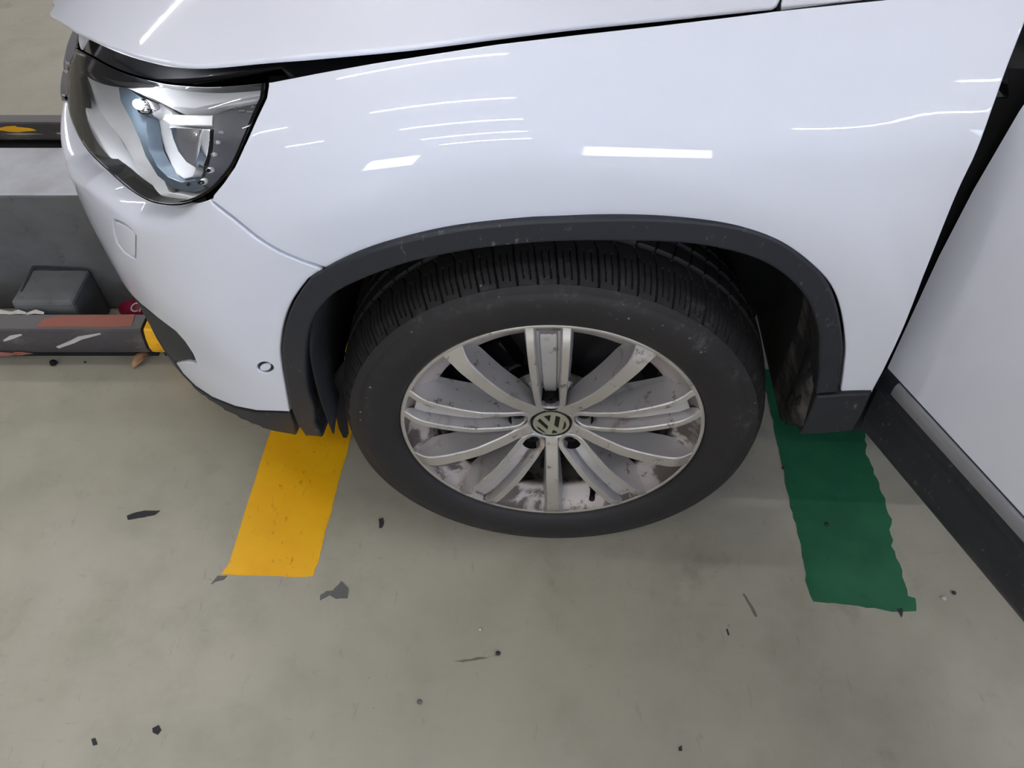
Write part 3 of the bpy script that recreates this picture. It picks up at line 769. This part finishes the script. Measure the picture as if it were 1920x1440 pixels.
# bulb
bc, bn = skin(*[np.array([q]) for q in pickn(*z4([(705, 650)])[0], -.03)], -.03); bc = bc[0]; bn = bn[0]
rings = []
ax = Vector(bn); e1 = ax.orthogonal().normalized(); e2 = ax.cross(e1)
for d_, r_ in ((-.04, .010), (-.005, .011), (.008, .010), (.016, .006), (.018, .001)):
    rings.append([tuple(Vector(bc)+ax*d_+e1*(r_*math.cos(a))+e2*(r_*math.sin(a))) for a in np.linspace(0, 2*math.pi, 17)[:-1]])
mesh('bulb_holder', *loft(rings[:3], caps=True), M['chrome'], LP)
mesh('bulb', *loft([[tuple(Vector(bc)+ax*d_+e1*(r_*math.cos(a))+e2*(r_*math.sin(a))) for a in np.linspace(0, 2*math.pi, 13)[:-1]] for d_, r_ in ((.008, .006), (.014, .0062), (.018, .004), (.020, .0008))], caps=True), M['filament'], LP)['label'] = 'lit side lamp bulb'

# ---- grille beside the lamp
GR = empty('grille', (0, 0, 0), CAR)
gin = pickn(127, 203); gtop = pickn(142, 90)
gp = [(141, 86), (129, 112), (124, 152), (126, 205), ('uv', UF, gin[1]-.005), ('uv', UF, gtop[1]+.01), (135, 62)]
panel('grille_panel', gp, M['gloss_black'], GR, off=-.012, depth=.02)
def bar(name, uv0, dv, mat, off=.004, wv=.006, u1=UF):
    us = np.linspace(uv0[0], u1, 40); rings = []
    for u_ in us:
        sec = []
        for v_, o_ in ((-wv, -.01), (-wv, off), (-wv*.4, off+.003), (wv*.4, off+.003), (wv, off), (wv, -.01)):
            P, N = skin(np.array([u_]), np.array([uv0[1]+dv+v_]), o_); sec.append(tuple(P[0]))
        rings.append(sec)
    return mesh(name, *loft(rings, caps=True), M[mat], GR, True, None, None, 40)
for q in ((125, 117), (122, 133), (118, 178), (119, 190)):
    bar('chrome_bar', pickn(*q, 0.), 0, 'chrome', -.001, .0016)
bar('top_bar', pickn(150, 74, 0.), .0, 'bezel', -.009, .006)

# ================================================================== WHEEL
H0 = .335
WH = empty('wheel', (0, 0, H0), CAR); WH['label'] = 'silver alloy wheel with paired spokes and a worn black tyre'
ROT = math.radians(3.1)
WH.rotation_euler = (0, -ROT, 0)
NSEG = 160
def lathe(prof, n=NSEG, closed=False):
    rings = [[(r*math.cos(a), y, r*math.sin(a)) for r, y in prof] for a in np.linspace(0, 2*math.pi, n+1)[:-1]]
    return loft(rings, closed_ring=closed, closed_loft=True)
# tyre with modelled tread
pitch = 76; per = 30; NT_ = pitch*per
ys = np.concatenate([np.linspace(-.0055, .070, 40), np.linspace(.072, .196, 40), [.205, .215]])
def crown(y): return .3465-.0105*((y-.108)/.09)**2-.9*np.clip(.022-y, 0, 1)**1.35*1.0
def depthf(ph, y):
    """ph 0..1 inside the pitch"""
    d = np.zeros_like(ph+y)
    bend = .10*np.sin((y-.015)/.05*2.2)
    q = (ph-bend) % 1.0
    def slot(c, w, y0, y1, dep): return dep*np.clip(1-np.abs(((q-c+.5) % 1)-.5)/w, 0, 1)**.5*((y > y0) & (y < y1))
    d = np.maximum(d, slot(.5, .055, -.0045, .052, .0060))
    d = np.maximum(d, slot(.83, .035, .002, .046, .004)); d = np.maximum(d, slot(.17, .035, .004, .046, .004))
    q2 = (ph-bend-(y-.052)*14) % 1.0
    d = np.maximum(d, .005*np.clip(1-np.abs(q2-.5)/.06, 0, 1)**.5*((y >= .050) & (y < .068)))
    for c in (.073, .108, .143): d = np.maximum(d, .0075*np.clip(1.25-np.abs(y-c)/.0042, 0, 1))
    q3 = (ph+(y-.09)*9) % 1.0
    d = np.maximum(d, .004*np.clip(1-np.abs(q3-.5)/.06, 0, 1)**.5*((y > .078) & (y < .2)))
    return d
ang = np.arange(NT_)/NT_*2*np.pi
PH = (np.arange(NT_) % per)/per
Yg, PHg = np.meshgrid(ys, PH); R = crown(Yg)-depthf(PHg, Yg)
AA = np.repeat(ang[:, None], len(ys), 1)
V = np.stack([R*np.cos(AA), Yg, R*np.sin(AA)], -1).reshape(-1, 3)
m_ = len(ys); idx = np.arange(NT_*m_).reshape(NT_, m_); nx = np.roll(idx, -1, 0)
F = np.stack([idx[:, :-1], idx[:, 1:], nx[:, 1:], nx[:, :-1]], -1).reshape(-1, 4)
def squash(V, rot=ROT):
    V = np.array(V, float); c, s = math.cos(-rot), math.sin(-rot)
    zw = V[:, 2]*math.cos(rot)+V[:, 0]*math.sin(rot)   # world height over the hub
    xw = V[:, 0]*math.cos(rot)-V[:, 2]*math.sin(rot)
    lim = -H0+.0008; zw2 = np.maximum(zw, lim)
    return np.stack([xw*math.cos(rot)+zw2*math.sin(rot), V[:, 1], zw2*math.cos(rot)-xw*math.sin(rot)], -1)
mesh('tread', squash(V), F, M['tyre'], WH, True, None, None, 30)
sw = [(.2445, .012), (.2435, .004), (.2455, -.003), (.252, -.008), (.262, -.0115), (.275, -.0145), (.288, -.0155), (.300, -.0140), (.3085, -.0115), (.3095, -.0102), (.3125, -.0098), (.319, -.0070), (crown(np.array(-.0055))-.0002, -.0057)]
sw = [(float(a), b) for a, b in sw]
V, F = lathe(sw, 240); V = squash(V)
mesh('sidewall', V, [f[::-1] for f in F], M['tyre'], WH, True, None, None, 50)
sw2 = [(.335, .212), (.30, .235), (.25, .225), (.235, .21)]; V, F = lathe(sw2, 120); mesh('inner_sidewall', squash(V), F, M['tyre'], WH)
# rim: lip, web and barrel
rim = [(.2400, .012), (.2432, .006), (.2436, .0015), (.2425, -.0008), (.2395, -.0010), (.2368, .0000)]
web = [(.2368, .0000), (.2350, .0040), (.2300, .0110), (.2220, .0175), (.2130, .0235), (.2030, .0295), (.1995, .0325), (.1990, .0370), (.2010, .0430), (.2080, .0520), (.2140, .0700), (.2100, .2000), (.225, .205)]
V, F = lathe(rim, 240); mesh('rim_lip', V, [f for f in F], M['machined'], WH)
V, F = lathe(web, 240); mesh('rim_web', V, [f for f in F], M['dirty'], WH)
# spokes
def face_y(r): return pchip(np.asarray(r, float), np.array([.030, .045, .055, .082, .10, .125, .160, .185, .205, .222, .237]), np.array([.0195, .0130, .0100, .0000, -.0050, -.0115, -.0145, -.0150, -.0140, -.0090, -.0005]))
def pc(r, a, b): return pchip(np.asarray(r, float), np.array(a), np.array(b))
def place(V, phi): c, s = math.cos(phi), math.sin(phi); return [(v[0]*c-v[2]*s, v[1], v[0]*s+v[2]*c) for v in V]
def single_spoke(phi):
    rs = np.concatenate([np.linspace(.032, .22, 26), [.228, .234, .2385]]); rings = []
    hw = lambda r: pc(r, [.032, .05, .10, .15, .20, .22, .2385], [.0105, .0100, .0098, .0098, .0112, .0130, .0185])
    for r in rs:
        w = hw(r); y = face_y(r); dp = pc(r, [.032, .06, .12, .19, .225, .2385], [.012, .028, .042, .042, .034, .006]); bw = w+pc(r, [.03, .1, .19, .2385], [.001, .004, .007, .001])
        rings.append([(r, y+dp, -bw), (r, y+dp*.55, -w-(bw-w)*.35), (r, y+.0022, -w-.0012), (r, y, -w+.0004), (r, y, w-.0004), (r, y+.0022, w+.0012), (r, y+dp*.55, w+(bw-w)*.35), (r, y+dp, bw)])
    V, F = loft(rings, caps=True); n_ = 8
    fm = [1 if i < len(F)-2 and (i % n_) in (3,) else 0 for i in range(len(F))]
    mesh('spoke', place(V, phi), [f for f in F], [M['silver'], M['machined']], WH, True, None, fm, 28)
def double_spoke(phi):
    off = lambda r: np.interp(r, [.04, .06, .10, .2385], [.0185, .0190, .0205, .0262])
    path = []
    for r in np.linspace(.2385, .062, 26): path.append((r, off(r)))
    c0 = .0585
    for a in np.linspace(0, math.pi, 17)[1:-1]: path.append((c0-.0190*math.sin(a), .0190*math.cos(a)))
    for r in np.linspace(.062, .2385, 26): path.append((r, -off(r)))
    path = np.array(path); T = np.gradient(path, axis=0); T /= np.linalg.norm(T, axis=1, keepdims=True); Nn = np.stack([T[:, 1], -T[:, 0]], 1)
    # normal pointing outside of the U
    cen = np.array([.15, 0.]); sg = np.where(((path-np.array([c0+.05, 0]))*Nn).sum(1) > 0, 1, -1); Nn *= sg[:, None]
    rings = []
    for (x, z), nn in zip(path, Nn):
        r = math.hypot(x, z); y = float(face_y(min(r, .237))); w = float(np.interp(r, [.04, .1, .2, .2385], [.0036, .0042, .0050, .0058]))
        dpo = float(pc(r, [.04, .07, .12, .19, .225, .2385], [.016, .028, .042, .042, .030, .006])); dpi = float(np.interp(r, [.04, .19, .225, .2385], [.032, .024, .016, .004]))
        fl_ = float(pc(r, [.04, .1, .19, .2385], [.000, .003, .006, .000]))
        def q(o_, yy): return (x+nn[0]*o_, yy, z+nn[1]*o_)
        rings.append([q(w+fl_, y+dpo), q(w+fl_*.35, y+dpo*.5), q(w+.001, y+.002), q(w-.0004, y), q(-w+.0004, y), q(-w-.001, y+.002), q(-w-.003, y+dpi)])
    V, F = loft(rings, caps=True); n_ = 7
    fm = [1 if i < len(F)-2 and (i % n_) in (3,) else 0 for i in range(len(F))]
    mesh('spoke_pair', place(V, phi), F, [M['silver'], M['machined']], WH, True, None, fm, 28)
    # channel floor between the ribs with its raised centre
    rings = []
    for r in np.concatenate([np.linspace(.069, .205, 14), [.222]]):
        y = float(face_y(r)); o_ = float(off(r))+.004; d_ = float(np.interp(r, [.07, .1, .19, .222], [.030, .024, .022, .018])); pw = float(np.interp(r, [.07, .2], [.0085, .0115]))
        rings.append([(r, y+d_+.03, -o_-.008), (r, y+d_, -o_), (r, y+d_, -pw-.002), (r, y+d_-.006, -pw), (r, y+d_-.006, pw), (r, y+d_, pw+.002), (r, y+d_, o_), (r, y+d_+.03, o_+.008)])
    V, F = loft(rings, caps=True); mesh('channel_floor', place(V, phi), F, M['silver'], WH, True, None, None, 28)
    # lug hole cup and bolt cap
    cr_ = .056; cup = []
    for y_, r_ in ((.012, .0155), (.040, .0150), (.042, .001)): cup.append([(cr_+r_*math.cos(a), y_, r_*math.sin(a)) for a in np.linspace(0, 2*math.pi, 25)[:-1]])
    V, F = loft(cup); mesh('bolt_cup', place(V, phi), [f[::-1] for f in F], M['dirty'] if False else M['disc'], WH)
    cap = []
    for y_, r_ in ((.040, .0126), (.0245, .0124), (.0225, .0108), (.0222, .0035), (.0262, .0030), (.0262, .0002)): cap.append([(cr_+r_*math.cos(a), y_, r_*math.sin(a)) for a in np.linspace(0, 2*math.pi, 25)[:-1]])
    V, F = loft(cap); mesh('bolt_cap', place(V, phi), [f[::-1] for f in F], M['rubber'], WH, True, None, None, 40)
for k in range(5):
    double_spoke(math.radians(90+72*k)); single_spoke(math.radians(126+72*k))
hub = [(.0345, .030), (.0345, .0185), (.037, .0165), (.040, .0175), (.044, .028), (.060, .040), (.078, .046), (.082, .06)]
V, F = lathe(hub, 72); mesh('hub_face', V, F, M['silver'], WH, True, None, None, 40)
# centre cap with ring and letters, turned like in the photo
CP = empty('centre_cap_mount', (0, 0, 0), WH); bpy.data.objects.remove(CP)
capp = [(.0340, .030), (.0340, .0182), (.0332, .0172), (.0318, .0170), (.0300, .0190), (.0002, .0190)]
V, F = lathe(capp, 72); mesh('centre_cap', V, F, M['gloss_black'], WH, True, None, None, 40)
def capxy(x, y):
    p = onY(980+x/19.2, 755+y/19.2, .0180); q = np.array([p[0], p[2]-H0]); c, s = math.cos(-ROT), math.sin(-ROT)
    return np.array([q[0]*c-q[1]*s, q[0]*s+q[1]*c])
ctr = .5*(capxy(365, 728)+capxy(1635, 728)); hh = .5*(capxy(1000, 325)+capxy(1000, 1130)); ctr = np.array([ctr[0], hh[1]])
def c2(x, y): return capxy(x, y)-ctr
outer = [(.0298*math.cos(a), .0298*math.sin(a)) for a in np.linspace(0, 2*math.pi, 65)[:-1]]
holes = [[c2(*q) for q in L_] for L_ in (
    [(725, 475), (850, 445), (985, 430), (940, 670)], [(1165, 450), (1330, 500), (1258, 885), (1212, 880), (1105, 790)],
    [(590, 550), (500, 640), (860, 955), (893, 832)], [(1485, 635), (1530, 720), (1535, 820), (1490, 910), (1395, 1000)],
    [(455, 800), (600, 905), (840, 1080), (700, 1045), (550, 950)], [(1070, 955), (1012, 1090), (1130, 1095), (1260, 1055)])]
VO, F, LI = cdt_fill([outer]+holes, .01, 1.)
V = [(x, .0178, z) for x, z in VO]; n0 = len(V); Fs = [f[::-1] if ((VO[f[1]]-VO[f[0]])[0]*(VO[f[2]]-VO[f[0]])[1]-(VO[f[1]]-VO[f[0]])[1]*(VO[f[2]]-VO[f[0]])[0]) < 0 else f for f in F]
V += [(x, .0192, z) for x, z in VO]
for l in LI:
    for i in range(len(l)): a, b = l[i], l[(i+1) % len(l)]; Fs.append((a, a+n0, b+n0, b))
mesh('emblem', V, Fs, M['emblem'], WH, False)
def c3(x, y): return tuple(c2(x, y))
# valve
vr = []
for y_, r_ in ((.03, .0045), (.012, .0050), (.004, .0062), (-.0, .0058), (-.002, .004)): vr.append((y_, r_))
va = math.radians(-66-3.1); vc = .205
rings = []
for d_, r_ in ((0, .0075), (.004, .0075), (.008, .0055), (.030, .0048), (.032, .0055), (.038, .005), (.040, .002)):
    cx, cy = vc-.012*d_/.04+.0, .026-d_*.95
    rings.append([(cx+r_*math.cos(a), cy-.2*r_*math.cos(a), r_*math.sin(a)) for a in np.linspace(0, 2*math.pi, 17)[:-1]])
V, F = loft(rings, caps=True); mesh('valve', place(V, va), F, M['rubber'], WH)
# brake parts
V, F = lathe([(.060, .055), (.075, .052), (.078, .058), (.080, .085), (.150, .088), (.155, .090), (.155, .112), (.06, .112)], 96)
mesh('brake_disc', V, F, M['disc'], CAR, True, None, None, 30).location = (0, 0, H0)
V, F = lathe([(.0745, .0515), (.0765, .0508), (.0782, .0525)], 96); mesh('disc_edge', V, F, M['satin'], CAR).location = (0, 0, H0)
rings = []
for a in np.radians(np.linspace(118, 178, 14)):
    rings.append([(r*math.cos(a), y, r*math.sin(a)) for r, y in ((.10, .062), (.13, .045), (.175, .048), (.185, .06), (.185, .14), (.10, .14))])
V, F = loft(rings, caps=True); o = mesh('brake_caliper', V, F, M['gloss_black'], CAR, True, None, None, 40); o.location = (0, 0, H0)
V, F = lathe([(.0001, .16), (.19, .16), (.19, .165)], 48); o = mesh('back_plate', V, F, M['void'], CAR); o.location = (0, 0, H0)

# ================================================================== OPEN DOOR
DO = empty('door', (.512, .035, 0), CAR); DO['label'] = 'open white front door with dark lower cladding and a bright trim strip'
DA = math.atan2(-.92, .39); DO.rotation_euler = (0, 0, DA)   # local x along the door, local y = -outward normal
def door_sheet(name, prof, mat, x0=.0, x1=1.1, th=None, fm=None):
    xs = np.linspace(x0, x1, 30); rings = [[(x, -o_, z) for o_, z in prof] for x in xs]
    V, F = loft(rings, caps=False); return mesh(name, V, F, mat, DO, True, None, fm, 35)
# outward = local -y (normal (-.92,-.39) is +90deg clockwise from the door axis)
door_sheet('door_skin', [(-.05, .36), (.012, .47), (.0225, .482), (.025, .52), (.030, .60), (.036, .70), (.036, .80), (.028, .90), (.010, .98), (-.03, 1.02), (-.06, 1.02)], M['paint'])
clad = [(-.055, .315), (-.010, .312), (.000, .322), (.012, .345), (.017, .37), (.0185, .40), (.020, .432), (.026, .440), (.0285, .452), (.0275, .466), (.0285, .474), (.024, .484), (-.02, .484)]
V_ = door_sheet('door_cladding', clad, M['plastic'])
door_sheet('trim_strip', [(.024, .458), (.0300, .460), (.0312, .468), (.0305, .478), (.0270, .483), (.022, .483)], M['strip'], .03)
# lamps on the door edge not in view: closed inner side
MB().box(.0, 1.1, .052, .10, .33, 1.0).build('door_inner', M['void'], DO)

# ================================================================== SMALL THINGS ON THE FLOOR
def chip(px, lab, mat, name='floor_chip', h=.0018, cat='chip'):
    o = floor_poly(name, zp(*px), M[mat], h, .0006, .006); tag(o, lab, cat); return o
chip([(640, 1090), (653, 1103), (652, 1122), (630, 1123), (618, 1116), (600, 1126), (601, 1116), (612, 1109), (624, 1108)], 'grey triangular patch of missing floor paint below the yellow stripe', 'grey_chip', 'floor_scar', cat='floor scar')
chip([(238, 968), (262, 960), (272, 958), (300, 958), (290, 966), (262, 971), (240, 975)], 'black rubber scuff on the floor left of the yellow stripe', 'dark_chip', 'rubber_scuff', cat='scuff mark')
chip([(710, 975), (718, 972), (720, 980), (716, 990), (711, 990)], 'black rubber crumb on the floor under the lower left of the tyre', 'dark_chip', 'rubber_crumb', .003, cat='crumb')
chip([(409, 1080), (426, 1080), (420, 1087), (404, 1091), (396, 1096)], 'dark grey scar at the lower left corner of the yellow stripe', 'grey_chip', 'floor_scar', cat='floor scar')
chip([(286, 1366), (298, 1360), (303, 1369), (296, 1378), (287, 1374)], 'small black smudge near the bottom left, right of its smaller neighbour', 'dark_chip', 'grime_spot', cat='smudge')
chip([(172, 1386), (179, 1384), (183, 1396), (175, 1398)], 'smallest black smudge near the bottom left corner', 'dark_chip', 'grime_spot', cat='smudge')
chip([(1272, 1402), (1278, 1398), (1279, 1408), (1273, 1408)], 'tiny black speck at the bottom edge right of centre', 'dark_chip', 'grime_spot', cat='smudge')
chip([(1680, 1142), (1692, 1141), (1690, 1158), (1686, 1150)], 'dark scar at the lower right corner of the green stripe', 'dark_chip', 'floor_scar', cat='floor scar')
chip([(1392, 1114), (1395, 1113), (1408, 1132), (1420, 1156), (1417, 1157), (1404, 1135)], 'faint brown curved scratch on the floor left of the green stripe end', 'scratch', 'floor_scratch', .0005, cat='scratch')
chip([(1361, 1180), (1364, 1179), (1368, 1190), (1365, 1192)], 'short dark nick in the floor below the brown scratch', 'dark_chip', 'floor_scratch', .0005, cat='scratch')
chip([(850, 1240), (905, 1232), (935, 1229), (905, 1236), (868, 1242)], 'thin grey skid line running to a dark pebble below the tyre', 'scratch', 'floor_scratch', .0004, cat='scratch')
def pebble(px, r, mat, name, lab, cat='pebble', flat=.6):
    c = onZ(*px); rings = []
    for t_ in np.linspace(-math.pi/2, math.pi/2, 7):
        rings.append([(r*math.cos(t_)*math.cos(a)*(1+.12*math.sin(3*a)), r*math.cos(t_)*math.sin(a), r*flat*(1+math.sin(t_))) for a in np.linspace(0, 2*math.pi, 11)[:-1]])
    o = mesh(name, *loft(rings, caps=True), M[mat], None); o.location = (c[0], c[1], 0); tag(o, lab, cat); return o
pebble((102, 684), .0085, 'rubber', 'rubber_plug', 'small black rubber plug on the floor before the black rail', 'plug', .8)
pebble((160, 680), .003, 'dark_chip', 'pebble', 'tiny dark pebble on the floor before the black rail')
pebble((1550, 985), .0045, 'dark_chip', 'pebble', 'small dark pebble on the green stripe')
pebble((1788, 1113), .004, 'dark_chip', 'pebble', 'dark blue-black pebble between the green stripe and the door')
pebble((1769, 1123), .0045, 'bare', 'pebble', 'pale pebble between the green stripe and the door')
pebble((900, 1181), .0035, 'bare', 'pebble', 'tiny white pebble on the floor below the tyre')
pebble((934, 1226), .0045, 'dark_chip', 'pebble', 'dark pebble on the floor below the tyre, right of the white one')
pebble((787, 1317), .0045, 'grey_chip', 'pebble', 'grey pebble near the bottom of the photo, left of centre')
pebble((1468, 879), .003, 'dark_chip', 'pebble', 'tiny dark pebble at the left edge of the green stripe')
# dry leaf
a, b = onZ(250, 692), onZ(288, 664); ax = (b-a); L = np.linalg.norm(ax); ax /= L; px_ = np.array([-ax[1], ax[0], 0])
rings = []
for s in np.linspace(0, 1, 12):
    w = .013*math.sin(math.pi*s**.8)**.8+.0004; c = a+ax*L*s; z = .004+.008*math.sin(math.pi*s)
    rings.append([tuple(c+px_*w*k+np.array([0, 0, z+.006*abs(k)**2*(w/.013)])) for k in (-1, -.5, 0, .5, 1)])
o = mesh('dry_leaf', *loft(rings, closed_ring=False), M['leaf']); md = o.modifiers.new('t', 'SOLIDIFY'); md.thickness = .0006
tag(o, 'dry brown leaf lying on the floor at the end of the black rail', 'leaf')
# red wrapper
c = onZ(243, 588, .02); R4 = empty('red_wrapper', (c[0]+.01, c[1]+.045, 0)); tag(R4, 'crumpled red wrapper with white script, half hidden behind the rail and bumper', 'wrapper')
rings = []
for t_ in np.linspace(0, math.pi/2, 9):
    rings.append([(.062*math.cos(t_)*math.cos(a)*(1+.05*math.sin(5*a)), .040*math.cos(t_)*math.sin(a), .001+.030*math.sin(t_)) for a in np.linspace(0, 2*math.pi, 29)[:-1]])
mesh('wrapper_shell', *loft(rings, caps=True), M['red'], R4)
def text(s, size, loc, rot, mat, parent, name):
    cu = bpy.data.curves.new(name, 'FONT'); cu.body = s; cu.size = size; cu.extrude = .0004; cu.materials.append(mat)
    cu.shear = .3
    tmp = bpy.data.objects.new(name, cu); COL.objects.link(tmp); tmp.location = loc; tmp.rotation_euler = rot
    bpy.context.view_layer.update()
    me = bpy.data.meshes.new_from_object(tmp); o = bpy.data.objects.new(name, me); COL.objects.link(o)
    o.location = loc; o.rotation_euler = rot; o.parent = parent; bpy.data.objects.remove(tmp); return o
text('Cl', .032, (-.016, -.036, .018), (math.radians(40), 0, 0), M['white'], R4, 'lettering')
